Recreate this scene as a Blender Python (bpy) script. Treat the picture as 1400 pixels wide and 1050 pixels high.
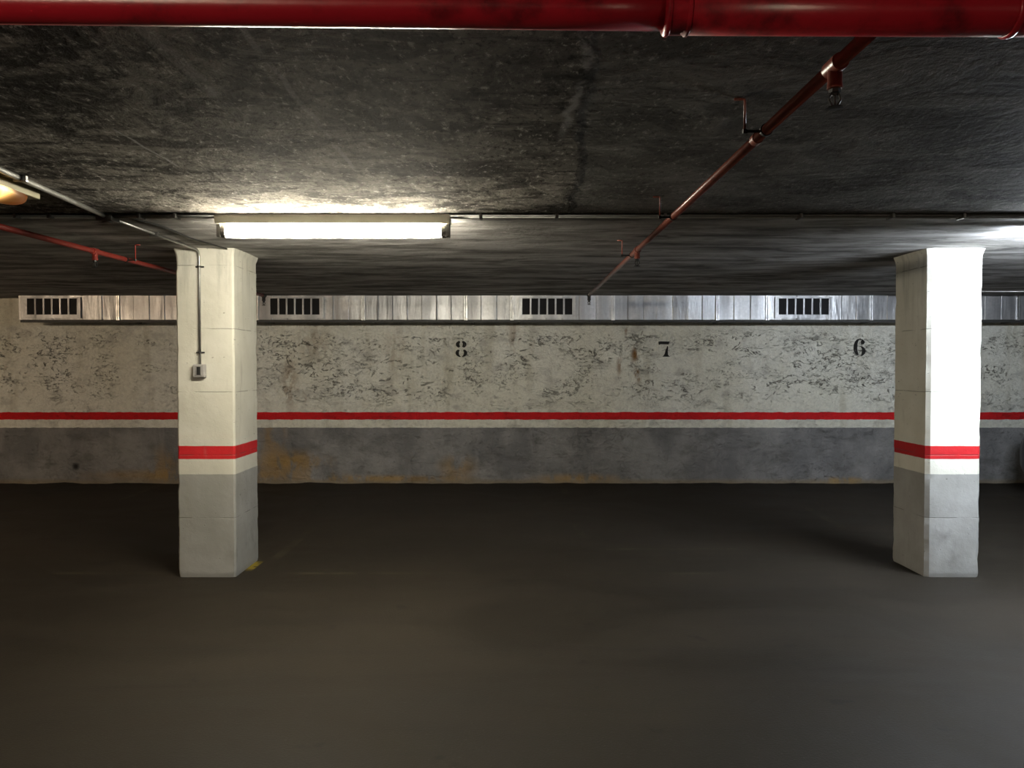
import bpy, bmesh, math, random
from mathutils import Vector, Matrix, noise as mn
random.seed(7)
for o in list(bpy.data.objects): bpy.data.objects.remove(o)
C = bpy.context.scene.collection
PI = math.pi

# ------------------------------------------------------------------ camera, world, exposure
F = 1092.0; CAMZ = 1.549; PITCH = math.radians(1.31)
cam = bpy.data.objects.new('camera', bpy.data.cameras.new('camera')); C.objects.link(cam)
cam.data.sensor_width = 36; cam.data.lens = F/1400*36
cam.location = (0, 0, CAMZ); cam.rotation_euler = (PI/2-PITCH, 0, 0)
cam.data.clip_start = .05
bpy.context.scene.camera = cam
w = bpy.data.worlds.new('world'); bpy.context.scene.world = w; w.use_nodes = True
w.node_tree.nodes['Background'].inputs[0].default_value = (.004, .004, .004, 1)
w.node_tree.nodes['Background'].inputs[1].default_value = 1
vs = bpy.context.scene.view_settings
vs.view_transform = 'Standard'; vs.look = 'None'; vs.gamma = 1; vs.exposure = 0
TUBE_NEAR = ((1, .92, .74), 238)       # colour, strength of the lamp in the picture
TUBE_RIGHT = ((.82, .90, 1), 475)      # lamp right of the frame
TUBE_BEHIND = ((1, .84, .61), 115)      # lamps behind the camera
TUBE_LEFT = ((1, .75, .50), 235)        # lamp left of the frame
AMBER = 4.0

CEIL = 2.40; WALLY = 10.106; XL, XR, YB = -9.5, 12.0, -7.0
DUCTY = 9.685

def at(px, py, Y=None, z=None):
    """a pixel of the photograph to a point on the plane y=Y or z=z"""
    dx = (px-700)/F; dz = (525-py)/F
    d = Vector((dx, math.cos(PITCH)+dz*math.sin(PITCH), dz*math.cos(PITCH)-math.sin(PITCH)))
    t = Y/d.y if Y is not None else (z-CAMZ)/d.z
    return Vector((0, 0, CAMZ)) + d*t

# ------------------------------------------------------------------ mesh helpers
def obj(name, bm, m, parent=None, smooth=False):
    me = bpy.data.meshes.new(name)
    bmesh.ops.recalc_face_normals(bm, faces=bm.faces)
    bm.to_mesh(me); bm.free()
    for p in me.polygons: p.use_smooth = smooth
    me.materials.append(m)
    o = bpy.data.objects.new(name, me); C.objects.link(o)
    if parent: o.parent = parent
    return o
def empty(name, loc=(0, 0, 0), rz=0):
    o = bpy.data.objects.new(name, None); C.objects.link(o); o.location = loc; o.rotation_euler = (0, 0, rz); o.empty_display_size = .1
    return o
def tag(o, label=None, cat=None, group=None, kind=None):
    if label: o['label'] = label
    if cat: o['category'] = cat
    if group: o['group'] = group
    if kind: o['kind'] = kind
    return o
def smooth_by_angle(o, a=35):
    for p in o.data.polygons: p.use_smooth = True
    bm = bmesh.new(); bm.from_mesh(o.data)
    for e in bm.edges:
        if len(e.link_faces) == 2 and e.calc_face_angle(0) > math.radians(a): e.smooth = False
    bm.to_mesh(o.data); bm.free()
    return o
def box(bm, x0, x1, y0, y1, z0, z1, bev=0, seg=2):
    r = bmesh.ops.create_cube(bm, size=1)
    vs_ = r['verts']
    for v in vs_:
        v.co = Vector(((x0+x1)/2+v.co.x*(x1-x0), (y0+y1)/2+v.co.y*(y1-y0), (z0+z1)/2+v.co.z*(z1-z0)))
    if bev:
        es = list({e for v in vs_ for e in v.link_edges})
        bmesh.ops.bevel(bm, geom=es, offset=bev, segments=seg, affect='EDGES', profile=.6)
def ring(c, u, v, r, n):
    return [c+u*(r*math.cos(2*PI*i/n))+v*(r*math.sin(2*PI*i/n)) for i in range(n)]
def tube(bm, pts, r, n=16, cap=True):
    """round tube through pts; r number or list"""
    pts = [Vector(p) for p in pts]
    rs = r if isinstance(r, (list, tuple)) else [r]*len(pts)
    prev = None; u = None
    for i, p in enumerate(pts):
        a = pts[max(i-1, 0)]; b = pts[min(i+1, len(pts)-1)]
        d = (b-a).normalized()
        if u is None:
            u = d.orthogonal().normalized()
        else:
            u = (u-d*u.dot(d)).normalized()
        v = d.cross(u)
        vr = [bm.verts.new(q) for q in ring(p, u, v, rs[i], n)]
        if prev:
            for k in range(n): bm.faces.new((prev[k], prev[(k+1) % n], vr[(k+1) % n], vr[k]))
        elif cap: bm.faces.new(list(reversed(vr)))
        prev = vr
    if cap: bm.faces.new(prev)
def lathe(bm, c, axis, prof, n=24):
    """prof: (radius, distance along axis)"""
    c = Vector(c); d = Vector(axis).normalized(); u = d.orthogonal().normalized(); v = d.cross(u)
    prev = None
    for r, h in prof:
        vr = [bm.verts.new(q) for q in ring(c+d*h, u, v, max(r, 1e-4), n)]
        if prev:
            for k in range(n): bm.faces.new((prev[k], prev[(k+1) % n], vr[(k+1) % n], vr[k]))
        else: bm.faces.new(list(reversed(vr)))
        prev = vr
    bm.faces.new(prev)
def bend(pts, rad=.03, n=6):
    """round the corners of a polyline"""
    pts = [Vector(p) for p in pts]; out = [pts[0]]
    for i in range(1, len(pts)-1):
        a = (pts[i-1]-pts[i]).normalized(); b = (pts[i+1]-pts[i]).normalized()
        p0 = pts[i]+a*rad; p1 = pts[i]+b*rad
        for k in range(n+1):
            t = k/n; out.append(p0*(1-t)**2+pts[i]*2*t*(1-t)+p1*t*t)
    out.append(pts[-1]); return out

# ------------------------------------------------------------------ node helpers
class M:
    def __init__(s, name, **kw):
        s.m = bpy.data.materials.new(name); s.m.use_nodes = True
        s.t = s.m.node_tree; s.b = s.t.nodes['Principled BSDF']
        tc = s.t.nodes.new('ShaderNodeTexCoord'); s.obj = tc.outputs['Object']
        for k, v in kw.items(): s.set(k, v)
    def set(s, k, v):
        names = {'color': 'Base Color', 'rough': 'Roughness', 'metal': 'Metallic', 'spec': 'Specular IOR Level',
                 'emit': 'Emission Color', 'power': 'Emission Strength', 'normal': 'Normal', 'coat': 'Coat Weight', 'alpha': 'Alpha', 'trans': 'Transmission Weight'}
        s.link(v, s.b.inputs[names[k]])
    def link(s, v, sock):
        if isinstance(v, bpy.types.NodeSocket): s.t.links.new(v, sock)
        else:
            if isinstance(v, (tuple, list)) and len(v) == 3 and sock.type == 'RGBA': v = (*v, 1)
            sock.default_value = v
    def n(s, typ, ins, props=None, out=0):
        nd = s.t.nodes.new(typ)
        for k, v in (props or {}).items(): setattr(nd, k, v)
        for k, v in ins.items(): s.link(v, nd.inputs[k])
        return nd.outputs[out]
    def ma(s, op, a, b=0.0, c=0.0): return s.n('ShaderNodeMath', {0: a, 1: b, 2: c}, {'operation': op})
    def add(s, a, b): return s.ma('ADD', a, b)
    def mul(s, a, b): return s.ma('MULTIPLY', a, b)
    def sub(s, a, b): return s.ma('SUBTRACT', a, b)
    def rng(s, v, a, b, c=0.0, d=1.0, smooth=True):
        return s.n('ShaderNodeMapRange', {'Value': v, 'From Min': a, 'From Max': b, 'To Min': c, 'To Max': d},
                   {'interpolation_type': 'SMOOTHSTEP' if smooth else 'LINEAR'})
    def vec(s, sc=(1, 1, 1), loc=(0, 0, 0), rot=(0, 0, 0), src=None):
        return s.n('ShaderNodeMapping', {'Vector': src or s.obj, 'Scale': sc, 'Location': loc, 'Rotation': rot})
    def noise(s, v=None, scale=5, detail=4, rough=.5, dist=0):
        return s.n('ShaderNodeTexNoise', {'Vector': v or s.obj, 'Scale': scale, 'Detail': detail, 'Roughness': rough, 'Distortion': dist})
    def voro(s, v=None, scale=5, feature='F1'):
        return s.n('ShaderNodeTexVoronoi', {'Vector': v or s.obj, 'Scale': scale}, {'feature': feature})
    def mix(s, f, a, b, blend='MIX'):
        nd = s.t.nodes.new('ShaderNodeMix'); nd.data_type = 'RGBA'; nd.blend_type = blend
        s.link(f, nd.inputs[0]); s.link(a, nd.inputs[6]); s.link(b, nd.inputs[7]); return nd.outputs[2]
    def xyz(s):
        nd = s.t.nodes.new('ShaderNodeSeparateXYZ'); s.t.links.new(s.obj, nd.inputs[0]); return nd.outputs
    def bump(s, h, strength=.5, dist=.01, normal=None):
        ins = {'Height': h, 'Strength': strength, 'Distance': dist}
        if normal is not None: ins['Normal'] = normal
        return s.n('ShaderNodeBump', ins)
    def blob(s, x, z, cx, cz, rx, rz):
        """soft elliptical patch around (cx, cz)"""
        a = s.ma('DIVIDE', s.sub(x, cx), rx); b = s.ma('DIVIDE', s.sub(z, cz), rz)
        return s.rng(s.ma('SQRT', s.add(s.mul(a, a), s.mul(b, b))), 1.0, .1, 0, 1)

def painted(m, z, wob, white, red, grey, top=.960, bot=.866, low=.764):
    """white above, red band, white, grey below"""
    zz = m.add(z, wob)
    c = m.mix(m.rng(zz, bot-.002, bot+.002), white, red)
    c = m.mix(m.rng(zz, top-.002, top+.002), c, white)
    return m.mix(m.rng(zz, low-.003, low+.003), grey, c)

RED = (.62, .012, .016)

def wall_material():
    m = M('rough_painted_wall', rough=.75, spec=.25)
    x, y, z = m.xyz()
    wob = m.mul(m.sub(m.noise(scale=9, detail=3), .5), .022)
    # crumbly render: broken crack lines with painted ledge shadows, mostly horizontal, in patches
    wv = m.vec((1, 1, 1.9)); wn = m.noise(wv, 3.3, 8, .66, .8)
    line = m.rng(m.ma('ABSOLUTE', m.sub(wn, .5)), .003, .017, 1, 0)
    wv2 = m.vec((1, 1, 1.7), (3, 1, 5), (0, .25, 0)); wn2 = m.noise(wv2, 9, 5, .6, 1.2)
    line2 = m.rng(m.ma('ABSOLUTE', m.sub(wn2, .5)), .004, .022, 1, 0)
    brk = m.rng(m.noise(m.vec((1, 1, 1.6), (2, 0, 6)), 11, 3, .5), .47, .56)
    line = m.mul(line, brk)
    patch = m.rng(m.noise(m.vec((1, 1, 1.6), (7, 0, 2)), 1.5, 3, .5), .42, .60)
    line2 = m.mul(line2, m.rng(m.noise(m.vec((1, 1, 1.8), (6, 0, 1)), 16, 3, .5), .46, .56))
    patch2 = m.rng(m.noise(m.vec((1, 1, 2.2), (1, 0, 9)), 2.6, 3, .55), .46, .60)
    spots = m.rng(m.noise(m.vec((1, 1, 2.0)), 17, 5, .68), .58, .68)
    band = m.mul(m.rng(z, 1.02, 1.25, .25, 1), m.rng(z, 2.02, 1.9, .15, 1))
    crack_shade = m.mul(m.ma('MAXIMUM', m.mul(line, patch), m.mul(m.mul(line2, patch2), .9)), band)
    crack_shade = m.ma('MAXIMUM', crack_shade, m.mul(m.mul(spots, patch2), m.mul(band, .8)))
    tone = m.noise(m.vec((1, 1, .7)), .9, 5, .55)
    white = m.mix(m.rng(tone, .35, .65), (.72, .71, .61), (.80, .80, .73))
    fine = m.noise(scale=30, detail=5, rough=.7)
    white = m.mix(m.rng(fine, .35, .7, 0, .35), white, (.40, .39, .35))
    # damp staining, ochre runs
    drip = m.noise(m.vec((3.5, 1, .5)), 1.6, 5, .6)
    white = m.mix(m.mul(m.rng(drip, .52, .75), .40), white, (.33, .30, .20))
    smut = m.noise(m.vec((1.2, 1, 2.0), (9, 9, 9)), 3, 6, .6)
    white = m.mix(m.mul(m.rng(smut, .52, .72), .55), white, (.36, .35, .32))
    def stain(px, py, rx, rz, amt, col, src, sc=14):
        p = at(px, py, WALLY)
        k = m.mul(m.blob(x, z, p.x, p.z, rx, rz), m.rng(m.noise(m.vec((1, 1, .5)), sc, 4, .6), .38, .56))
        return m.mix(m.mul(k, amt), src, col)
    rust = (.20, .10, .028)
    for a in ((868, 485, .07, .17, 1), (872, 512, .07, .17, .95), (847, 500, .05, .20, .7), (856, 452, .03, .10, .6),
              (702, 455, .12, .35, .45), (396, 525, .16, .55, .55), (430, 470, .35, .4, .3), (540, 480, .2, .5, .25)):
        white = stain(a[0], a[1], a[2], a[3], a[4], rust, white)
    gt = m.noise(m.vec((1, 1, .8)), 2.2, 6, .6)
    grey = m.mix(m.rng(gt, .35, .68), (.165, .165, .167), (.28, .277, .272))
    grey = m.mix(m.mul(m.rng(smut, .5, .7), .6), grey, (.11, .107, .102))
    grey = m.mix(m.mul(m.rng(m.noise(m.vec((4, 1, .6)), 2, 4, .6), .56, .72), .5), grey, (.27, .265, .26))
    och = (.36, .22, .06)
    for a in ((396, 632, .75, .22, .75), (372, 600, .25, .4, .5), (290, 650, 2.2, .12, .7), (625, 640, .35, .25, .5), (790, 655, .8, .10, .65),
              (1150, 658, .5, .08, .8), (225, 640, .3, .4, .45), (520, 655, 1.6, .07, .7)):
        grey = stain(a[0], a[1], a[2], a[3], a[4], och, grey, 6)
    grey = m.mix(m.mul(m.rng(z, .13, .07), .55), grey, (.25, .19, .10))
    p = at(103, 638, WALLY)
    grey = m.mix(m.blob(x, z, p.x, p.z, .07, .07), grey, (.02, .02, .02))
    redc = m.mix(m.rng(fine, .4, .7, 0, .4), RED, (.36, .015, .018))
    col = painted(m, z, wob, white, redc, grey)
    low = m.mul(crack_shade, m.rng(z, .9, .96, .55, 1))
    col = m.mix(m.mul(low, .85), col, (.075, .066, .052))
    m.set('color', col)
    h = m.add(m.mul(m.noise(m.vec((1, 1, 1.4)), 6, 8, .65, .6), 1.0), m.mul(crack_shade, -.5))
    h = m.add(h, m.mul(fine, .25))
    m.set('normal', m.bump(h, .9, .05))
    return m.m

def column_material(name, seed=0, k=1.0, kg=1.0):
    m = M(name, rough=.6, spec=.3)
    x, y, z = m.xyz()
    wob = m.mul(m.sub(m.noise(scale=14, detail=2), .5), .006)
    t = m.noise(m.vec(loc=(seed, 0, 0)), 3, 5, .6)
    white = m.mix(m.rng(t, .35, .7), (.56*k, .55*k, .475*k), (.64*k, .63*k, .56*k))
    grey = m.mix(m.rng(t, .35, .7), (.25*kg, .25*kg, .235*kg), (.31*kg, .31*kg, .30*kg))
    red = m.mix(m.rng(m.noise(scale=20), .3, .7, 0, .3), (.46, .013, .018), (.38, .018, .020))
    col = painted(m, z, wob, white, red, grey, .964, .868, .757)
    # formwork joints
    f = m.ma('ABSOLUTE', m.sub(m.ma('FRACT', m.add(m.mul(m.add(z, m.mul(wob, .6)), 1/.46), .55)), .5))
    joint = m.mul(m.rng(f, .002, .010, 1, 0), m.rng(m.noise(m.vec(loc=(seed, 3, 0)), 7, 3), .40, .56))
    chip = m.rng(m.noise(m.vec((1, 1, 2), (seed, 0, 4)), 26, 3, .5), .69, .73)
    smear = m.rng(m.noise(m.vec((2.5, 2.5, .6), (seed, 5, 1)), 4, 5, .6), .58, .78)
    col = m.mix(m.mul(smear, .40), col, (.22, .21, .19))
    col = m.mix(m.mul(m.ma('MAXIMUM', joint, m.mul(chip, .8)), .55), col, (.10, .09, .08))
    runs = m.mul(m.rng(m.noise(m.vec((6, 6, .7), (seed, 1, 2)), 3, 6, .65), .46, .68), m.rng(z, 1.6, 2.35))
    col = m.mix(m.mul(runs, .45), col, (.26, .26, .23))
    blot = m.mul(m.rng(m.noise(m.vec((1, 1, .8), (seed+3, 0, 1)), 3.2, 5, .6), .56, .70), m.rng(z, .8, .6))
    col = m.mix(m.mul(blot, .5), col, (.13, .13, .12))
    m.set('color', col)
    h = m.add(m.noise(m.vec(loc=(seed, 0, 0)), 5, 6, .6), m.mul(m.ma('MAXIMUM', joint, chip), -.4))
    m.set('normal', m.bump(h, .4, .02))
    return m.m

def ceiling_material():
    m = M('dark_rough_ceiling', spec=.004)
    x, y, z = m.xyz()
    # coarse render, streaked across, with lighter scuffs and sparkle painted as flecks
    s1 = m.noise(m.vec((1, .9, 1), rot=(0, 0, .3)), 3.0, 9, .72, .9)
    s2 = m.noise(m.vec((1, .6, 1), (5, 2, 0), (0, 0, -.3)), 15, 7, .74, .5)
    grit = m.noise(m.vec((1, .5, 1)), 40, 5, .74)
    big = m.noise(m.vec((1, 1.4, 1)), .7, 4, .5)
    base = m.mix(m.rng(s1, .40, .60), (.055, .052, .047), (.27, .253, .225))
    base = m.mix(m.rng(s2, .46, .60, 0, .6), base, (.36, .34, .30))
    base = m.mix(m.rng(big, .35, .7, 0, .5), base, (.115, .109, .10))
    dk = m.rng(m.noise(m.vec((1, 2.8, 1), (4, 4, 0), (0, 0, .06)), 1.7, 8, .70, .5), .50, .58)
    base = m.mix(m.mul(dk, .70), base, (.036, .034, .032))
    sparkle_fleck = m.mul(m.rng(grit, .55, .63), m.rng(s2, .44, .56))
    base = m.mix(m.mul(sparkle_fleck, .75), base, (.62, .59, .54))
    pits = m.rng(grit, .45, .38)
    base = m.mix(m.mul(pits, .7), base, (.02, .019, .018))
    # smoother, darker trowelled field to the right of the crack
    wx = m.add(x, m.mul(m.sub(m.noise(scale=1.6, detail=6, rough=.6), .5), .22))
    right = m.rng(m.sub(wx, m.mul(m.sub(y, 2.2), .05)), .19, .24)
    stroke = m.noise(m.vec((1, 1.4, 1), (1, 8, 0), (0, 0, .7)), 2.4, 7, .66, .5)
    rc = m.mix(m.rng(stroke, .40, .62), (.115, .113, .105), (.23, .225, .21))
    rc = m.mix(m.mul(sparkle_fleck, .45), rc, (.48, .46, .43))
    rc = m.mix(m.mul(pits, .4), rc, (.04, .04, .037))
    base = m.mix(m.mul(right, .85), base, rc)
    # board seams and an old filled crack running into the depth
    sx_ = m.add(x, m.mul(m.sub(m.noise(scale=3, detail=4, rough=.6), .5), .05))
    for cx, w_, amt, ya, yb in ((-1.43, .008, .7, 2.85, 3.65), (-.93, .035, .35, 1.6, 2.8), (-.68, .014, .40, 1.7, 3.6), (-2.2, .01, .3, 2, 4.4), (1.9, .010, .2, 2, 4.4)):
        l = m.mul(m.rng(m.ma('ABSOLUTE', m.sub(sx_, cx)), w_*.4, w_, 1, 0), m.rng(m.noise(scale=5, detail=4), .38, .56))
        l = m.mul(l, m.mul(m.rng(y, ya, ya+.1), m.rng(y, yb, yb-.2)))
        base = m.mix(m.mul(l, amt), base, (.42, .41, .40))
    crk = m.rng(m.ma('ABSOLUTE', m.sub(m.add(wx, m.mul(m.sub(s2, .5), .05)), .20)), .004, .020, 1, 0)
    crk = m.mul(crk, m.mul(m.rng(y, 3.1, 2.7), m.rng(s1, .40, .52)))
    base = m.mix(m.mul(crk, .6), base, (.50, .49, .48))
    # greyer board-marked concrete past the conduit line
    far = m.rng(m.add(y, m.mul(m.sub(s1, .5), .04)), 4.49, 4.53)
    fb = m.noise(m.vec((.8, 1.8, 1), rot=(0, 0, .15)), 3.2, 8, .66)
    fd = m.noise(m.vec((.8, 2.6, 1), (2, 7, 0), (0, 0, .85)), 1.7, 7, .66, .3)
    fcol = m.mix(m.rng(fb, .30, .72), (.22, .213, .203), (.40, .389, .372))
    fcol = m.mix(m.mul(m.rng(fd, .48, .60), .75), fcol, (.56, .55, .54))  # diagonal strokes paint in the shadows of grazing light
    fcol = m.mix(m.mul(m.rng(fd, .46, .38), .7), fcol, (.12, .117, .113))
    fcol = m.mix(m.mul(sparkle_fleck, .25), fcol, (.36, .35, .33))
    m.set('color', m.mix(far, base, fcol))
    m.set('rough', .8)
    hn = m.add(m.mul(s1, 1.0), m.add(m.mul(s2, .55), m.mul(grit, .24)))
    hr = m.add(m.mul(stroke, .7), m.mul(grit, .16))
    hn = m.n('ShaderNodeMix', {0: right, 2: hn, 3: hr})
    hf = m.add(m.mul(fb, .35), m.add(m.mul(fd, .35), m.mul(s2, .14)))
    h = m.n('ShaderNodeMix', {0: far, 2: hn, 3: hf})
    m.set('normal', m.bump(h, 1.0, .040))
    return m.m

def floor_material():
    m = M('dark_trowelled_floor', spec=.18)
    x, y, z = m.xyz()
    a = m.noise(m.vec((1, 1.6, 1), rot=(0, 0, .35)), .55, 6, .6, .8)
    b = m.noise(m.vec((.5, 3, 1), rot=(0, 0, .25)), 1.4, 6, .6, .5)
    col = m.mix(m.rng(a, .3, .7), (.0165, .0134, .0092), (.026, .0212, .0150))
    col = m.mix(m.rng(b, .45, .7, 0, .45), col, (.016, .0135, .0105))
    col = m.mix(m.mul(m.rng(m.noise(scale=60, detail=3), .62, .72), .3), col, (.05, .044, .036))
    worn = m.rng(m.noise(scale=3, detail=6, rough=.7), .42, .62)
    def strip(v, c, h): return m.rng(m.ma('ABSOLUTE', m.sub(v, c)), h*.6, h, 1, 0)
    inner = m.rng(y, 5.85, 5.9)
    lines = 0.0
    for cx in (-4.4, -1.90, .63, 3.15, 5.7):
        lines = m.ma('MAXIMUM', lines, m.mul(m.mul(strip(x, cx, .05), inner), m.rng(m.noise(m.vec(loc=(cx, 0, 0)), 1.2, 5), .42, .6)))
    lines = m.ma('MAXIMUM', lines, m.mul(strip(y, 5.93, .035), m.rng(m.noise(m.vec(loc=(1, 0, 0)), 1.1, 5), .4, .6)))
    short = m.mul(m.mul(strip(y, 6.72, .045), m.rng(x, .5, .6)), m.rng(x, 1.95, 1.8))
    lines = m.ma('MAXIMUM', lines, short)
    col = m.mix(m.mul(m.mul(lines, worn), .22), col, (.10, .09, .05))
    # old marking paint left beside the left column foot
    yp = m.mul(m.rng(m.ma('ABSOLUTE', m.sub(x, -2.005)), .03, .045, 1, 0), m.rng(m.ma('ABSOLUTE', m.sub(y, 6.15)), .10, .16, 1, 0))
    yp = m.mul(yp, m.rng(m.noise(scale=14, detail=3), .3, .5))
    col = m.mix(yp, col, (.17, .13, .015))
    oil = m.rng(m.noise(m.vec((1, 1, 1), (3, 3, 0)), 3.4, 3, .5), .66, .72)
    col = m.mix(m.mul(oil, .6), col, (.010, .009, .008))
    m.set('color', col); m.set('rough', m.rng(a, .3, .7, .62, .8))
    m.set('normal', m.bump(m.add(m.noise(scale=90, detail=4), m.mul(b, .5)), .25, .006))
    return m.m

def paint(name, color, rough=.4, spec=.5, dirt=.25, dcol=(.02, .018, .016), bump=.12, coat=0):
    m = M(name, rough=rough, spec=spec)
    n1 = m.noise(scale=7, detail=6, rough=.65)
    m.set('color', m.mix(m.mul(m.rng(n1, .48, .72), dirt), color, dcol))
    m.set('normal', m.bump(m.noise(scale=40, detail=4), bump, .004))
    if coat: m.set('coat', coat)
    return m.m
def metal(name, color, rough=.4, dirt=.2):
    m = M(name, metal=1.0)
    n1 = m.noise(scale=12, detail=5)
    m.set('color', m.mix(m.mul(m.rng(n1, .4, .7), dirt), color, tuple(c*.4 for c in color)))
    m.set('rough', m.rng(n1, .3, .7, rough*.8, rough*1.25))
    return m.m
def galvanised():
    m = M('galvanised_sheet', metal=.6)
    sp = m.voro(m.vec((1, 1, 1)), 34)
    n1 = m.noise(m.vec((1, 1, .6)), 3.0, 5, .6)
    c = m.mix(m.rng(n1, .35, .65), (.50, .51, .53), (.76, .76, .76))
    pn = m.noise(m.vec((5.5, .1, .12)), 1.0, 2, .5)
    c = m.mix(m.rng(pn, .35, .65, .75, 0), c, (.30, .30, .31))
    c = m.mix(m.mul(sp, .35), c, (.30, .31, .33))
    c = m.mix(m.mul(m.rng(m.noise(scale=9, detail=5), .6, .75), .4), c, (.20, .19, .18))
    m.set('color', c)
    m.set('rough', m.rng(n1, .3, .7, .34, .52))
    m.set('normal', m.bump(m.noise(m.vec((2.4, 1, .5)), 4, 3), .45, .03))
    return m.m
def glow(name, color, power):
    m = M(name, color=(.8, .8, .8), emit=color, power=power)
    return m.m

mWall = wall_material(); mCeil = ceiling_material(); mFloor = floor_material()
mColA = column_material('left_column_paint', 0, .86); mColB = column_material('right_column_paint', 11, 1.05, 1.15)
mRed = paint('red_gloss_pipe_paint', (.50, .014, .030), .30, .55, .8, (.05, .006, .010), .12)
mRust = paint('red_brown_pipe_paint', (.22, .058, .038), .33, .55, .7, (.06, .02, .015), .12)
mRedB = paint('dull_red_pipe_paint', (.24, .030, .022), .45, .4, .4, (.12, .02, .014), .2)
mBlack = paint('black_iron', (.012, .012, .012), .5, .4)
mConduit = metal('galvanised_conduit', (.40, .40, .385), .42, .35)
mDarkConduit = metal('grimy_conduit', (.16, .16, .155), .5)
mGalv = galvanised(); mFlange = metal('bright_flange_metal', (.70, .70, .70), .42, .3); mRail = paint('dark_steel_angle', (.035, .036, .034), .6)
mCream = paint('cream_enamel', (.74, .72, .60), .4, .5, .15, (.3, .28, .2), .05)
mOldCream = paint('aged_cream_plastic', (.26, .24, .15), .5, .3, .2, (.15, .13, .08), .05)
mGreyPl = paint('grey_plastic', (.30, .29, .28), .5, .4, .25, (.1, .1, .1), .05)
mDark = paint('black_void_paint', (.006, .006, .007), .6, .2, 0)
mStencil = M('black_stencil_paint', rough=.7, spec=.2)
_n = mStencil.noise(scale=45, detail=4, rough=.6)
mStencil.set('color', mStencil.mix(mStencil.rng(_n, .60, .72, 0, .6), (.016, .015, .014), (.22, .21, .18))); mStencil = mStencil.m

# ------------------------------------------------------------------ the setting
def grid(nx, ny, fn):
    bm = bmesh.new(); V = []
    for j in range(ny+1):
        V.append([bm.verts.new(fn(i/nx, j/ny)) for i in range(nx+1)])
    for j in range(ny):
        for i in range(nx): bm.faces.new((V[j][i], V[j][i+1], V[j+1][i+1], V[j+1][i]))
    return bm
def floor_z(y):
    t = min(max((y-6.6)/(WALLY-6.6), 0), 1); return .056*t*t*(3-2*t)
def floor_pt(x, y):
    k = min(max((y-9.7)/.4, 0), 1)
    return Vector((x, y, floor_z(y)+.016*k*mn.fractal(Vector((x*2.2, 1, 5)), .8, 2.2, 4)))
def slab(o, d):
    s = o.modifiers.new('thickness', 'SOLIDIFY'); s.thickness = d; s.offset = -1; return o
fl = obj('floor', grid(400, 90, lambda u, v: floor_pt(XL+(XR-XL)*u, YB+(WALLY+.1-YB)*v)), mFloor, smooth=True)
tag(fl, kind='structure')
bm = bmesh.new(); box(bm, XL-.2, XR+.2, YB-.2, WALLY+.3, CEIL, CEIL+.25)
tag(obj('ceiling', bm, mCeil), kind='structure')

def back_wall():
    W = XR-XL
    def fn(u, v):
        x = XL+W*u; z = -.05+(CEIL+.1)*v
        p = Vector((x*1.0, 3.1, z*1.5))
        n = mn.fractal(p*1.6, .9, 2.1, 5)
        r = max(0, .5-abs(mn.noise(p*2.3+Vector((4, 0, 1)))*2.2))*mn.noise(p*.8+Vector((9, 2, 0)))
        d = .012*n+.022*max(0, r)
        if abs(z-.91) < .12: d *= .6
        return Vector((x, WALLY+.010+d, z))
    bm = grid(700, 84, fn)
    # back face so that the wall has thickness
    box(bm, XL, XR, WALLY+.06, WALLY+.3, -.05, CEIL)
    return bm
wb = tag(obj('wall_back', back_wall(), mWall, smooth=True), kind='structure')
mSide = wall_material(); mSide.name = 'rough_painted_side_wall'
def side_wall(name, fx, length, rot, loc):
    bm = bmesh.new(); box(bm, 0, length, 0, .2, 0, CEIL)
    o = obj(name, bm, mSide); o.location = loc; o.rotation_euler = (0, 0, rot); return tag(o, kind='structure')
side_wall('wall_left', 0, WALLY+.3-YB, PI/2, (XL, YB, 0))
side_wall('wall_right', 0, WALLY+.3-YB, -PI/2, (XR, WALLY+.3, 0))
side_wall('wall_front', 0, XR-XL, PI, (XR, YB, 0))

# ------------------------------------------------------------------ stencilled bay numbers
def cres(cx, cy, ro, ri, a0, a1, off=0, n=20):
    """crescent between an outer and an inner ellipse, angles in degrees, y downwards"""
    o = []; i_ = []
    for k in range(n+1):
        a = math.radians(a0+(a1-a0)*k/n)
        o.append((cx+ro[0]*math.cos(a), cy-ro[1]*math.sin(a)))
        i_.append((cx+off+ri[0]*math.cos(a), cy-ri[1]*math.sin(a)))
    return o+i_[::-1]
digits = {
    '8': (580, [cres(706, 431, (101, 72), (32, 48), 112, 240), cres(706, 431, (101, 72), (32, 48), 68, -60),
                cres(710, 596, (111, 80), (48, 66), 126, 258), cres(710, 596, (111, 80), (48, 66), 54, -78)]),
    '7': (860, [[(566, 378), (600, 372), (780, 376), (758, 432), (600, 428), (582, 440), (572, 432)],
                [(736, 462), (748, 480), (742, 560), (745, 620), (762, 650), (785, 668), (640, 668), (672, 640), (690, 600), (708, 540)]]),
    '6': (1120, [cres(778, 490, (112, 168), (48, 150), 104, 245, 0), cres(780, 560, (108, 98), (46, 92), 98, -74),
                 [(835+36*math.cos(a/8*PI), 392+40*math.sin(a/8*PI)) for a in range(16)],
                 [(752, 330), (790, 326), (838, 340), (862, 372), (846, 376), (812, 346), (770, 344)]]),
}
for d, (bx, polys) in digits.items():
    bm = bmesh.new()
    for poly in polys:
        pts = [at(bx+x/14, 440+y/14, WALLY-.004) for x, y in poly]
        vs_ = [bm.verts.new(p) for p in pts]
        f = bm.faces.new(vs_)
        r = bmesh.ops.extrude_face_region(bm, geom=[f])
        for v in [g for g in r['geom'] if isinstance(g, bmesh.types.BMVert)]: v.co.y += .018
    bmesh.ops.triangulate(bm, faces=[f for f in bm.faces if len(f.verts) > 4])
    tag(obj('painted_number', bm, mStencil, wb), 'black stencilled bay number %s' % d)

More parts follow.
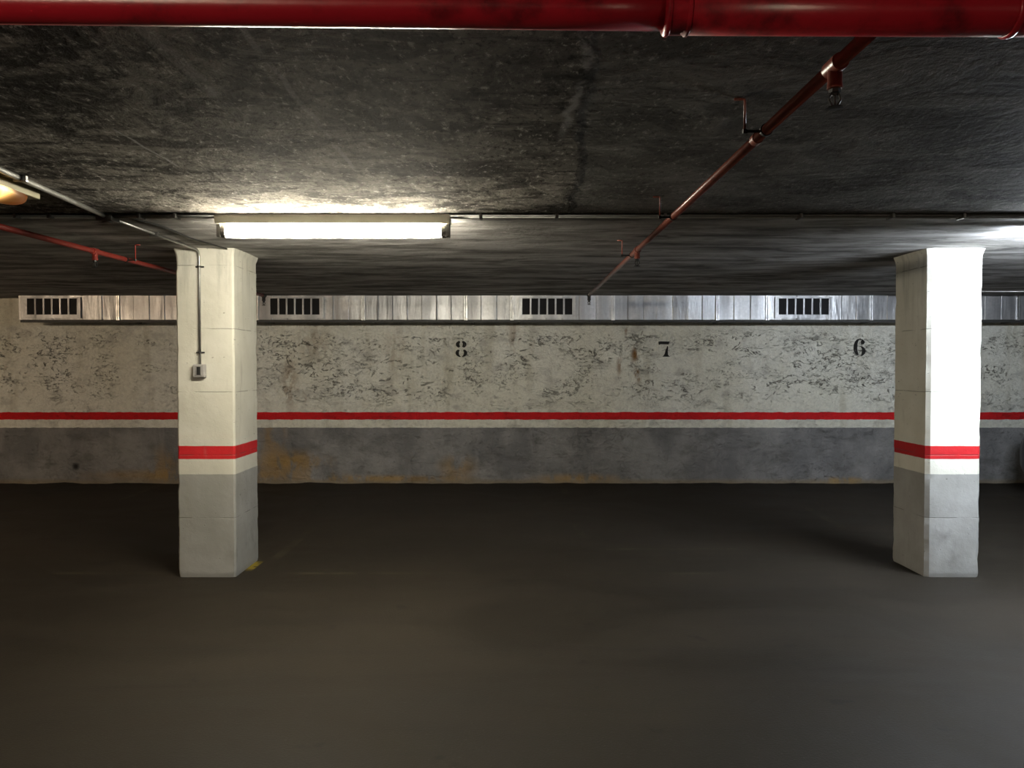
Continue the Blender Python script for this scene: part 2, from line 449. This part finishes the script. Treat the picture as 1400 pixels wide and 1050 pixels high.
# ------------------------------------------------------------------ columns
def column_mesh(x0, x1, y0, y1, ch, seed):
    def side(a, b, n): return [a.lerp(b, (i+.5)/n) for i in range(n)]
    P = [Vector((x0+ch, y0)), Vector((x1-ch, y0)), Vector((x1, y0+ch)), Vector((x1, y1-ch)), Vector((x1-ch, y1)), Vector((x0+ch, y1)), Vector((x0, y1-ch)), Vector((x0, y0+ch))]
    prof = []
    for i in range(8):
        a, b = P[i], P[(i+1) % 8]; prof.append((a, True))
        n = 10 if i % 2 == 0 else 1
        prof += [(a.lerp(b, k/n), False) for k in range(1, n)]
    c = Vector(((x0+x1)/2, (y0+y1)/2)); bm = bmesh.new(); prev = None
    N = 170
    for j in range(N+1):
        z = -.002+(CEIL+.002)*j/N
        fl_ = .020*max(0, (z-(CEIL-.05))/.05)
        # joints: a slight step
        vr = []
        for q, corner in prof:
            d = (q-c).normalized()
            p3 = Vector((q.x, q.y, z))
            am = .0016*mn.noise(p3*4+Vector((seed, 0, 0)))
            if corner: am += -.006*max(0, mn.noise(Vector((p3.x*9, p3.y*9, p3.z*8))+Vector((seed, 3, 0)))*1.8) + .0022*mn.noise(p3*41)
            if z < .03: am -= .006*(1-z/.03)
            qq = q+d*(am+fl_)
            vr.append(bm.verts.new((qq.x, qq.y, z)))
        if prev:
            n = len(vr)
            for k in range(n): bm.faces.new((prev[k], prev[(k+1) % n], vr[(k+1) % n], vr[k]))
        prev = vr
        if j == 0: bm.faces.new(list(reversed(vr)))
    bm.faces.new(prev)
    return bm
CY0, CY1 = 5.811, 6.335
LX0, LX1 = -2.441, -2.020
RX0, RX1 = 3.024, 3.425
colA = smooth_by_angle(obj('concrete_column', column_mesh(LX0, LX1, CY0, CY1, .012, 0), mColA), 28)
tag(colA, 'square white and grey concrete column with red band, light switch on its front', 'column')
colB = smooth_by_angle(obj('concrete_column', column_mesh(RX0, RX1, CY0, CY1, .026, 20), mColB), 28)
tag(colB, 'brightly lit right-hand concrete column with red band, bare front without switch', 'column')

# ------------------------------------------------------------------ air duct along the back wall
duct = empty('air_duct', (0, DUCTY, 2.107))
tag(duct, 'long galvanised rectangular air duct with four grilles above the bay numbers', 'air duct')
DZ0, DZ1 = 2.107, CEIL-.002
def sx(px): return (px-700)*DUCTY/F
joints = [28, 163, 352, 497, 637, 700, 838, 980, 1048, 1190, 1390, 1560, 1750]
grilles = [(40, 108), (371, 438), (714, 782), (1063, 1131)]
def local(o): o.location = -Vector(duct.location); return o
rnd = random.Random(3)
for a, b in zip(joints[:-1], joints[1:]):
    xa, xb = sx(a), sx(b)
    n = max(2, round((xb-xa)/.19))
    bm = bmesh.new()
    xs = [xa+(xb-xa)*i/n for i in range(n+1)]
    # strips pressed slightly in and out so each catches the light its own way
    front = []
    for i in range(n):
        t0 = rnd.uniform(-.012, .004); t1 = rnd.uniform(-.012, .004)
        e = .007
        pan = [(xs[i]+e, t0), (xs[i+1]-e, t1)]
        front += [(xs[i]+.0005, -.009)] + pan
    front.append((xs[-1]-.0005, -.009))
    tilt = rnd.uniform(-.004, .004)
    lo = [bm.verts.new((x, DUCTY+y+tilt, DZ0)) for x, y in front]
    hi = [bm.verts.new((x, DUCTY+y-tilt, DZ1)) for x, y in front]
    lob = [bm.verts.new((x, WALLY-.004, DZ0)) for x, y in front]; hib = [bm.verts.new((x, WALLY-.004, DZ1)) for x, y in front]
    for i in range(len(front)-1):
        bm.faces.new((lo[i], lo[i+1], hi[i+1], hi[i])); bm.faces.new((lob[i], lob[i+1], lo[i+1], lo[i]))
        bm.faces.new((hi[i], hi[i+1], hib[i+1], hib[i])); bm.faces.new((hib[i], hib[i+1], lob[i+1], lob[i]))
    bm.faces.new((lo[0], hi[0], hib[0], lob[0])); bm.faces.new((lo[-1], lob[-1], hib[-1], hi[-1]))
    local(obj('duct_section', bm, mGalv, duct))
for a in joints:
    x = sx(a); bm = bmesh.new()
    if a == 28: box(bm, x-.004, x+.022, DUCTY-.012, WALLY-.004, DZ0-.004, DZ1, .002)
    else:
        box(bm, x-.020, x-.002, DUCTY-.022, WALLY-.004, DZ0-.008, DZ1, .002)
        box(bm, x+.002, x+.020, DUCTY-.024, WALLY-.004, DZ0-.008, DZ1, .002)
        for zz in (DZ0+.02, DZ1-.03): lathe(bm, (x-.011, DUCTY-.02, zz), (0, -1, 0), [(.008, 0), (.008, .009), (.004, .012)], 6)
    local(obj('duct_flange', bm, mFlange, duct))
for a, b in grilles:
    xa, xb = sx(a), sx(b); z1 = at(700, 408, DUCTY-.03).z; z0 = at(700, 430, DUCTY-.03).z
    bm = bmesh.new(); yf = DUCTY-.026
    box(bm, xa-.045, xb+.045, yf-.006, yf+.012, z1, z1+.016, .002); box(bm, xa-.045, xb+.045, yf-.006, yf+.012, z0-.045, z0, .002)
    box(bm, xa-.045, xa, yf-.006, yf+.012, z0-.001, z1+.001, .002); box(bm, xb, xb+.045, yf-.006, yf+.012, z0-.001, z1+.001, .002)
    g = local(obj('grille', bm, mGalv, duct))
    bm = bmesh.new(); box(bm, xa-.01, xb+.01, yf+.004, yf+.010, z0-.01, z1+.01)  # flat black sheet paints the darkness inside the grille
    obj('grille_black_sheet', bm, mDark, g)
    for k in range(1, 6):
        x = xa+(xb-xa)*k/6; bm = bmesh.new(); box(bm, x-.010, x+.010, yf-.008, yf+.004, z0, z1, .002)
        obj('vane', bm, mGalv, g)
bm = bmesh.new(); xa = sx(28)
box(bm, xa, XR-.02, DUCTY+.012, DUCTY+.018, DZ0-.032, DZ0-.001); box(bm, xa, XR-.02, DUCTY+.018, DUCTY+.06, DZ0-.032, DZ0-.027)
for px in joints[1:]: box(bm, sx(px)+.05, sx(px)+.09, DUCTY+.018, WALLY-.002, DZ0-.027, DZ0-.001)
local(obj('support_rail', bm, mRail, duct))

# ------------------------------------------------------------------ luminaires
def lamp_material(spec, name): return glow(name, spec[0], spec[1])
def batten(name, label, cx, cy, rz, spec, L=1.32, group=None):
    t = empty(name, (cx, cy, CEIL), rz); tag(t, label, 'ceiling light', group)
    # body: enamelled tray with sloped sides
    bm = bmesh.new()
    prof = [(-.058, 0), (-.057, -.012), (-.049, -.052), (.049, -.052), (.057, -.012), (.058, 0)]
    va = [bm.verts.new((-L/2, y, z-.001)) for y, z in prof]; vb = [bm.verts.new((L/2, y, z-.001)) for y, z in prof]
    for i in range(6): bm.faces.new((va[i], va[(i+1) % 6], vb[(i+1) % 6], vb[i]))
    bm.faces.new(va); bm.faces.new(vb[::-1])
    bmesh.ops.bevel(bm, geom=bm.edges[:], offset=.004, segments=2, affect='EDGES')
    obj('lamp_body', bm, mCream, t)
    for s in (-1, 1):
        bm = bmesh.new(); box(bm, s*(L/2-.014)-.012, s*(L/2-.014)+.012, -.030, .030, -.125, -.050, .006)
        lathe(bm, (s*(L/2-.026), 0, -.093), (-s, 0, 0), [(.034, 0), (.036, .004), (.036, .022), (.033, .026)], 24)
        obj('end_holder', bm, mGreyPl, t, False)
    bm = bmesh.new(); h = L/2-.042
    pr = [(.016, -h), (.026, -h+.008), (.033, -h+.03), (.034, -h+.06), (.034, h-.06), (.033, h-.03), (.026, h-.008), (.016, h)]
    lathe(bm, (0, 0, -.093), (1, 0, 0), pr, 32)
    obj('glowing_tube', bm, lamp_material(spec, name+'_glow'), t, True)
    return t
LY = 4.545; LXc = -1.008
batten('fluorescent_light', 'lit fluorescent ceiling light with cream body between the two columns', LXc, LY, 0, TUBE_NEAR)
batten('fluorescent_light', 'cool white fluorescent ceiling light beyond the right-hand column, lighting its front', 3.82, 4.80, 0, TUBE_RIGHT)
batten('fluorescent_light', 'warm fluorescent ceiling light far left of the left column', -6.6, LY, 0, TUBE_LEFT)
batten('fluorescent_light', 'warm fluorescent ceiling light in the aisle left of the viewer', -2.2, -1.4, 0, TUBE_BEHIND)
batten('fluorescent_light', 'warm fluorescent ceiling light in the aisle right of the viewer', 6.4, -3.0, 0, TUBE_BEHIND)

# amber light cut by the left edge of the picture
am = empty('amber_bulkhead_light', (-2.335, 3.45, CEIL)); tag(am, 'cream ceiling fitting glowing amber at the left, beside the conduit', 'ceiling light')
bm = bmesh.new(); box(bm, -.075, .050, -.42, .44, -.046, -.001, .006, 3); obj('lamp_body', bm, mOldCream, am)
mA = M('amber_glow', color=(.05, .016, .002), rough=.35, spec=.2)
vx, vy, vz = mA.xyz()
dd = mA.ma('ABSOLUTE', mA.sub(vy, .15))
hot = mA.rng(mA.add(dd, mA.mul(mA.ma('ABSOLUTE', mA.add(vz, .06)), 1.6)), .24, .0)
mA.set('emit', mA.mix(hot, (.8, .16, .005), (1, .62, .18)))
mA.set('power', mA.add(mA.mul(mA.ma('POWER', hot, 6.0), AMBER), .09))
bm = bmesh.new()
n = 28; rows = []
for i in range(17):
    t = -1+2*i/16; y = .09+.31*t; r = .056*math.sqrt(max(.0, 1-abs(t)**3.2))+.001
    rows.append([bm.verts.new((.0+r*1.05*math.cos(PI+PI*k/14), y, -.045+r*1.15*math.sin(PI+PI*k/14))) for k in range(15)])
for a, b in zip(rows[:-1], rows[1:]):
    for k in range(14): bm.faces.new((a[k], a[k+1], b[k+1], b[k]))
obj('amber_lens', bm, mA.m, am, True)

# ------------------------------------------------------------------ conduits
def clip(bm, c, axis, r):
    """saddle clip round a conduit, c its centre, standing off the surface"""
    pass
CZ = CEIL-.013
cd = empty('ceiling_conduit', (0, LY, CEIL)); tag(cd, 'galvanised conduit crossing the ceiling left to right through the lit lamp', 'conduit')
def rel(o, r): o.location = -Vector(r.location); return o
segs = [(XL+.01, -2.277-.035), (-2.277+.035, LXc-.66), (LXc+.66, XR-.01)]
for a, b in segs:
    bm = bmesh.new(); tube(bm, [(a, LY-.03, CZ), (b, LY-.03, CZ)], .0105, 12)
    rel(obj('conduit', bm, mConduit, cd, True), cd)
    bm = bmesh.new(); tube(bm, [(a, LY-.058, CEIL-.010), (b, LY-.058, CEIL-.010)], .009, 12)  # thin dark tube running alongside the conduit
    rel(obj('dark_tube', bm, mDarkConduit, cd, True), cd)
def saddle(x, y, ax, z=CZ):
    bm = bmesh.new()
    if ax == 'x': box(bm, x-.009, x+.009, y-.055, y+.024, CEIL-.029, CEIL-.0005, .004)
    else: box(bm, x-.030, x+.030, y-.009, y+.009, CEIL-.028, CEIL-.0005, .004)
    return bm
for px in (35, 80, 200, 248, 658, 760, 905, 1087, 1210, 1305):
    x = (px-700)*LY/F
    rel(obj('saddle_clip', saddle(x, LY-.03, 'x'), mDarkConduit, cd), cd)
sc = empty('switch_conduit', (-2.277, LY, CEIL)); tag(sc, 'steel conduit from the left edge over the ceiling and down the left column', 'conduit')
jx = -2.277
bm = bmesh.new(); box(bm, jx-.045, jx+.045, LY-.075, LY+.025, CEIL-.042, CEIL-.0005, .006); lathe(bm, (jx, LY-.025, CEIL-.042), (0, 0, -1), [(.030, 0), (.030, .005), (.026, .007)], 20)
rel(obj('junction_box', bm, mDarkConduit, sc), sc)
x0 = at(0, 232, z=CZ)
p0 = Vector((x0.x, x0.y, CZ)); d = (Vector((jx, LY-.07, CZ))-p0)
bm = bmesh.new(); tube(bm, [p0-d*2.2, Vector((jx, LY-.06, CZ))], .0125, 14); rel(obj('conduit', bm, mConduit, sc, True), sc)
SWX = at(274, 430, CY0).x
yf = CY0-.014
bm = bmesh.new(); SWZ = at(274, 507, CY0).z
tube(bm, bend([(jx, LY+.02, CZ), (SWX-.012, yf-.20, CZ), (SWX, yf, CZ-.004), (SWX, yf, SWZ+.045)], .06, 8), .0085, 14)
rel(obj('conduit', bm, mConduit, sc, True), sc)
for pxy in ((28, 244),):
    q = at(pxy[0], pxy[1], z=CZ); rel(obj('saddle_clip', saddle(q.x, q.y, 'y'), mConduit, sc), sc)
q = Vector((jx, 5.1, CZ)); rel(obj('saddle_clip', saddle(q.x, q.y, 'y'), mDarkConduit, sc), sc)
for py in (365, 482):
    z = at(274, py, CY0).z; bm = bmesh.new()
    box(bm, SWX-.030, SWX+.030, CY0-.004, CY0+.003, z-.006, z+.006, .001)
    lathe(bm, (SWX, yf, z-.006), (0, 0, 1), [(.015, 0), (.015, .012)], 16)
    for s in (-1, 1): lathe(bm, (SWX+s*.024, CY0-.003, z), (0, -1, 0), [(.006, 0), (.006, .008), (.003, .010)], 10)
    rel(obj('pipe_clip', bm, mBlack, sc), sc)
sw = empty('light_switch', (SWX, CY0, SWZ)); tag(sw, 'small grey surface-mounted switch box on the front of the left column', 'light switch')
bm = bmesh.new(); box(bm, -.043, .043, -.045, .002, -.048, .048, .010, 3); obj('switch_box', bm, mGreyPl, sw)
bm = bmesh.new(); box(bm, -.014, .014, -.049, -.043, -.030, .030, .002); obj('rocker', bm, mBlack, sw)
bm = bmesh.new()
for z0_, z1_ in ((.030, .036), (-.036, -.030)): box(bm, -.022, .022, -.050, -.043, z0_, z1_, .001)
for x0_, x1_ in ((-.022, -.015), (.015, .022)): box(bm, x0_, x1_, -.050, -.043, -.036, .036, .001)
obj('switch_frame', bm, mGreyPl, sw)
# thin dark arc looping over the ceiling to the column head
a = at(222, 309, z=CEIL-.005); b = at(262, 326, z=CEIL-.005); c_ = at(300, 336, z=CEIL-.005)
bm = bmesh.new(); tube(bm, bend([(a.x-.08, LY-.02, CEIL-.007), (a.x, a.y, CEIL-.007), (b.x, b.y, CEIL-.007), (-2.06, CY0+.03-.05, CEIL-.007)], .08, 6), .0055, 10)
tag(obj('ceiling_arc', bm, mBlack, None, True), 'thin dark arc on the ceiling running to the head of the left column', 'arc')
# thin conduit over the far right bay
bm = bmesh.new(); q = at(1375, 398.5, z=CEIL-.012); tube(bm, [(4.4, q.y, CEIL-.012), (XR-.01, q.y, CEIL-.012)], .010, 12)
fc = tag(obj('far_conduit', bm, mConduit, None, True), 'thin conduit on the ceiling before the duct, right of the right-hand column', 'conduit')

# ------------------------------------------------------------------ fire main
MY = 1.7065
main = empty('fire_main_pipe', (0, MY, CAMZ+.73)); tag(main, 'thick glossy red fire main crossing the top of the view', 'pipe')
XC = at(925, 20, MY).x
R1, R2, MZ = .041, .0475, CAMZ+.748
def hl(x): return CAMZ+.7655-(x+1.09)*.0100
bm = bmesh.new(); xs = [-8.2+(XC+8.2)*i/30 for i in range(31)]
tube(bm, [(x, MY, hl(max(x, -4))) for x in xs], R1, 48); rel(obj('pipe', bm, mRed, main, True), main)
zc = hl(XC)
bm = bmesh.new(); tube(bm, [(XC-.01, MY, CAMZ+.7492), (XC+.72, MY, CAMZ+.7460), (8.5, MY, CAMZ+.7350)], R2, 48); rel(obj('pipe', bm, mRed, main, True), main)
bm = bmesh.new()
lathe(bm, (XC-.026, MY, zc-.001), (1, 0, 0), [(R1+.001, -.004), (R2+.0025, 0), (R2+.0045, .003), (R2+.0045, .008), (R2+.001, .011), (R2+.001, .042), (R2+.004, .045), (R2+.004, .050), (R2+.0005, .053)], 48)
cp = rel(obj('coupling', bm, mRed, main, True), main)
smooth_by_angle(cp, 30)
for by, bz in ((MY+.066, zc), (MY, zc+.064)):
    bm = bmesh.new(); box(bm, XC-.020, XC+.024, by-.012, by+.012, bz-.012, bz+.012, .004)
    lathe(bm, (XC-.028, by, bz), (1, 0, 0), [(.007, 0), (.007, .060)], 6)
    obj('coupling_bolt', bm, mRed, cp)
XH = at(1381, 20, MY).x
bm = bmesh.new(); zh = CAMZ+.7460
lathe(bm, (XH-.006, MY, zh), (1, 0, 0), [(R2, -.002), (R2+.0035, 0), (R2+.0045, .003), (R2+.0045, .009), (R2+.0035, .012), (R2, .014)], 48)
box(bm, XH-.006, XH+.006, MY-.008, MY+.008, zh+R2+.001, CEIL-.001, 0)
rel(obj('hanger_ring', bm, mRed, main, True), main)

# ------------------------------------------------------------------ sprinkler branches
def sprinkler_pipe(label, x0, y0, z0, x1, y1, z1, r, mat, heads, hangers, hside=-1, joins=()):
    t = empty('sprinkler_pipe', (x0, y0, z0)); tag(t, label, 'pipe')
    A = Vector((x0, y0, z0)); B = Vector((x1, y1, z1)); D = (B-A).normalized()
    def P(y): return A+(B-A)*((y-y0)/(y1-y0))
    def put(o): o.location = -Vector(t.location); return o
    bm = bmesh.new(); tube(bm, [A, B], r, 24); put(obj('pipe', bm, mat, t, True))
    for y in joins:
        bm = bmesh.new(); lathe(bm, P(y)-D*.02, D, [(r, 0), (r*1.16, .002), (r*1.16, .038), (r, .040)], 24); smooth_by_angle(put(obj('sleeve', bm, mat, t)))
    for i, y in enumerate(heads):
        c = P(y); bm = bmesh.new()
        lathe(bm, c-D*.035, D, [(r, 0), (r*1.28, .001), (r*1.28, .069), (r, .070)], 24)
        lathe(bm, c, (0, 0, -1), [(r*1.05, 0), (r*1.05, r+.028), (r*1.12, r+.030), (r*1.12, r+.040), (r*.7, r+.042)], 20)
        tee = smooth_by_angle(put(obj('tee', bm, mBlack if i == len(heads)-1 else mat, t)))
        q = c-Vector((0, 0, r+.040))
        bm = bmesh.new()
        lathe(bm, q, (0, 0, -1), [(.012, -.004), (.014, 0), (.014, .010), (.009, .012), (.007, .018)], 6)
        for s in (-1, 1): tube(bm, bend([q+Vector((s*.009, 0, -.012)), q+Vector((s*.016, 0, -.026)), q+Vector((s*.004, 0, -.046))], .006, 4), .0026, 8)
        lathe(bm, q-Vector((0, 0, .018)), (0, 0, -1), [(.0035, 0), (.0035, .026)], 8)
        lathe(bm, q-Vector((0, 0, .044)), (0, 0, -1), [(.005, 0), (.020, .002), (.021, .004), (.004, .005)], 16)
        put(obj('sprinkler_head', bm, mBlack, t, False))
    for y in hangers:
        c = P(y); hx = c.x+hside*.068; zb = c.z-.004
        bm = bmesh.new()
        tube(bm, bend([(hx+hside*.034, y, CEIL-.004), (hx, y, CEIL-.004), (hx, y, zb)], .006, 3), .0042, 8)
        h = put(obj('hanger_rod', bm, mat, t, True))
        bm = bmesh.new(); tube(bm, [(hx, y, zb), (c.x+hside*r*.9, y, zb)], .0048, 8)
        lathe(bm, (hx, y, zb-.008), (0, 0, 1), [(.008, 0), (.008, .014)], 6)
        lathe(bm, Vector((c.x, y, c.z))-D*.008, D, [(r, 0), (r+.0035, .001), (r+.0035, .015), (r, .016)], 24)
        obj('hanger_clamp', bm, mBlack, h)
    return t
BZ = CAMZ+.75
e1 = at(805, 403.5, z=BZ); s1 = at(1190, 45, z=BZ)
d = (e1-s1).normalized(); s1b = s1-d*((s1.y-(MY+R2+.001))/d.y)
YS = at(1147, 90, z=BZ).y
sprinkler_pipe('thin red-brown sprinkler pipe running from the fire main to the duct', s1b.x, s1b.y, BZ, e1.x, e1.y, BZ, .0168, mRust,
               [YS, 5.20, e1.y-.035], [2.56, 4.03, 5.42], -1, joins=(2.66,))
e2 = at(362, 404.5, z=BZ); s2 = at(0, 311, z=BZ-.012)
dd_ = (e2-s2)
s2b = s2-dd_*((s2.y-(MY+.055))/dd_.y)
sprinkler_pipe('dull red sprinkler pipe at the left, passing behind the left column', s2b.x, s2b.y, BZ-.012, e2.x, e2.y, BZ, .0168, mRedB,
               [2.0, 5.22, e2.y-.035], [3.0, 5.62, 7.4], 1, joins=(4.2,))

# ------------------------------------------------------------------ dark parked car in the bay at the right edge
mCar = paint('black_car_paint', (.010, .010, .012), .28, .5, .3, (.02, .02, .018), 0, coat=.6)
mGlass = M('dark_car_glass', color=(.01, .012, .014), rough=.08, spec=.5).m
mTyre = paint('tyre_rubber', (.012, .012, .012), .8, .3, 0)
mRim = metal('alloy_wheel', (.35, .35, .36), .35)
mTail = paint('red_lamp_glass', (.30, .01, .01), .15, .5, 0)
mPlate = paint('plain_plate', (.55, .55, .52), .5, .4, .1)
def make_car(x, y, rz):
    t = empty('parked_car', (x, y, 0), rz); tag(t, 'dark car parked against the back wall at the right edge', 'car')
    # local: +y = towards its rear; sections along y as (y, half width, z bottom, z belt, roundness)
    W = .86
    secs = []
    prof = [(-2.02, .66, .34, .80), (-1.98, .76, .26, .88), (-1.85, .82, .21, .93), (-1.5, .855, .19, .96), (-1.0, .865, .18, .98), (-.4, .87, .18, .98),
            (.4, .87, .18, .97), (1.0, .87, .18, .99), (1.5, .86, .20, 1.00), (1.80, .835, .24, .99), (1.95, .78, .27, .95), (2.02, .66, .34, .86)]
    bm = bmesh.new(); prev = None; n = 32
    for (yy, hw, zb, zt) in prof:
        vr = []
        for k in range(n):
            a = 2*PI*k/n; ca, sa = math.cos(a), math.sin(a); e = .38
            vx_ = hw*(abs(ca)**e)*(1 if ca >= 0 else -1)
            vz_ = (zb+zt)/2+(zt-zb)/2*(abs(sa)**e)*(1 if sa >= 0 else -1)
            if vz_ > .62: vx_ *= 1-.10*((vz_-.62)/.4)
            vr.append(bm.verts.new((vx_, yy, vz_)))
        if prev:
            for k in range(n): bm.faces.new((prev[k], prev[(k+1) % n], vr[(k+1) % n], vr[k]))
        else: bm.faces.new(vr)
        prev = vr
    bm.faces.new(prev)
    body = obj('car_body', bm, mCar, t, True)
    # cabin
    def loft(rows, name, m, z_off=0):
        bm = bmesh.new(); pr = None
        for z, y0_, y1_, hw in rows:
            pts = []
            for k in range(28):
                a = 2*PI*k/28; ca, sa = math.cos(a), math.sin(a); e = .35
                pts.append(bm.verts.new((hw*(abs(ca)**e)*(1 if ca >= 0 else -1), (y0_+y1_)/2+(y1_-y0_)/2*(abs(sa)**e)*(1 if sa >= 0 else -1), z)))
            if pr:
                for k in range(28): bm.faces.new((pr[k], pr[(k+1) % 28], pts[(k+1) % 28], pts[k]))
            else: bm.faces.new(pts[::-1])
            pr = pts
        bm.faces.new(pr); return obj(name, bm, m, t, True)
    loft([(.90, -1.0, 1.86, .77), (1.10, -.72, 1.76, .72), (1.36, -.30, 1.52, .63)], 'windows', mGlass)
    loft([(1.345, -.33, 1.56, .645), (1.40, -.22, 1.48, .62), (1.44, -.05, 1.30, .55), (1.455, .2, 1.1, .42)], 'roof', mCar)
    for s in (-1, 1):
        for ya, yb, xa_, xb_ in ((-.837, -.196, .685, .563), (.42, .42, .768, .632), (1.697, 1.416, .685, .563)):
            bm = bmesh.new(); w_ = .035
            a0 = Vector((s*xa_, ya, .90)); b0 = Vector((s*xb_, yb, 1.36))
            vs_ = [bm.verts.new(p) for p in (a0+Vector((0, -w_, 0)), a0+Vector((0, w_, 0)), b0+Vector((0, w_, 0)), b0+Vector((0, -w_, 0)))]
            vs2 = [bm.verts.new(v.co+Vector((s*.014, 0, .004))) for v in vs_]
            bm.faces.new(vs_); bm.faces.new(vs2[::-1])
            for k in range(4): bm.faces.new((vs_[k], vs_[(k+1) % 4], vs2[(k+1) % 4], vs2[k]))
            obj('pillar', bm, mCar, t)
        bm = bmesh.new(); box(bm, min(s*.80, s*.98), max(s*.80, s*.98), -.72, -.58, .93, 1.05, .03, 3); obj('wing_mirror', bm, mCar, t, True)
        for yy in (-1.28, 1.24):
            bm = bmesh.new()
            lathe(bm, (s*.70, yy, .31), (s, 0, 0), [(.22, 0), (.30, .0), (.31, .02), (.31, .16), (.295, .18), (.21, .182), (.20, .16)], 36)
            wheel = smooth_by_angle(obj('wheel', bm, mTyre, t), 40)
            bm = bmesh.new(); lathe(bm, (s*.855, yy, .31), (s, 0, 0), [(.205, 0), (.205, .022), (.190, .024), (.180, .010), (.05, .010), (.045, .026), (.01, .028)], 30)
            for k in range(5):
                a = 2*PI*k/5; u = Vector((0, math.cos(a), math.sin(a))); c0 = Vector((s*.876, yy, .31))
                tube(bm, [c0+u*.04, c0+u*.19], [.022, .014], 8)
            obj('rim', bm, mRim, wheel)
        bm = bmesh.new(); box(bm, min(s*.50, s*.76), max(s*.50, s*.76), 1.84, 2.01, .66, .86, .03, 3); obj('tail_lamp', bm, mTail, t, True)
        bm = bmesh.new(); box(bm, min(s*.44, s*.72), max(s*.44, s*.72), -2.02, -1.80, .62, .76, .03, 3); obj('headlamp', bm, mGlass, t, True)
    bm = bmesh.new(); box(bm, -.26, .26, 2.015, 2.035, .50, .61, .004); obj('number_plate', bm, mPlate, t)
    bm = bmesh.new(); box(bm, -.70, .70, 1.93, 2.05, .30, .48, .04, 3); obj('bumper', bm, mCar, t, True)
    return t
make_car(6.66, 7.28, PI)
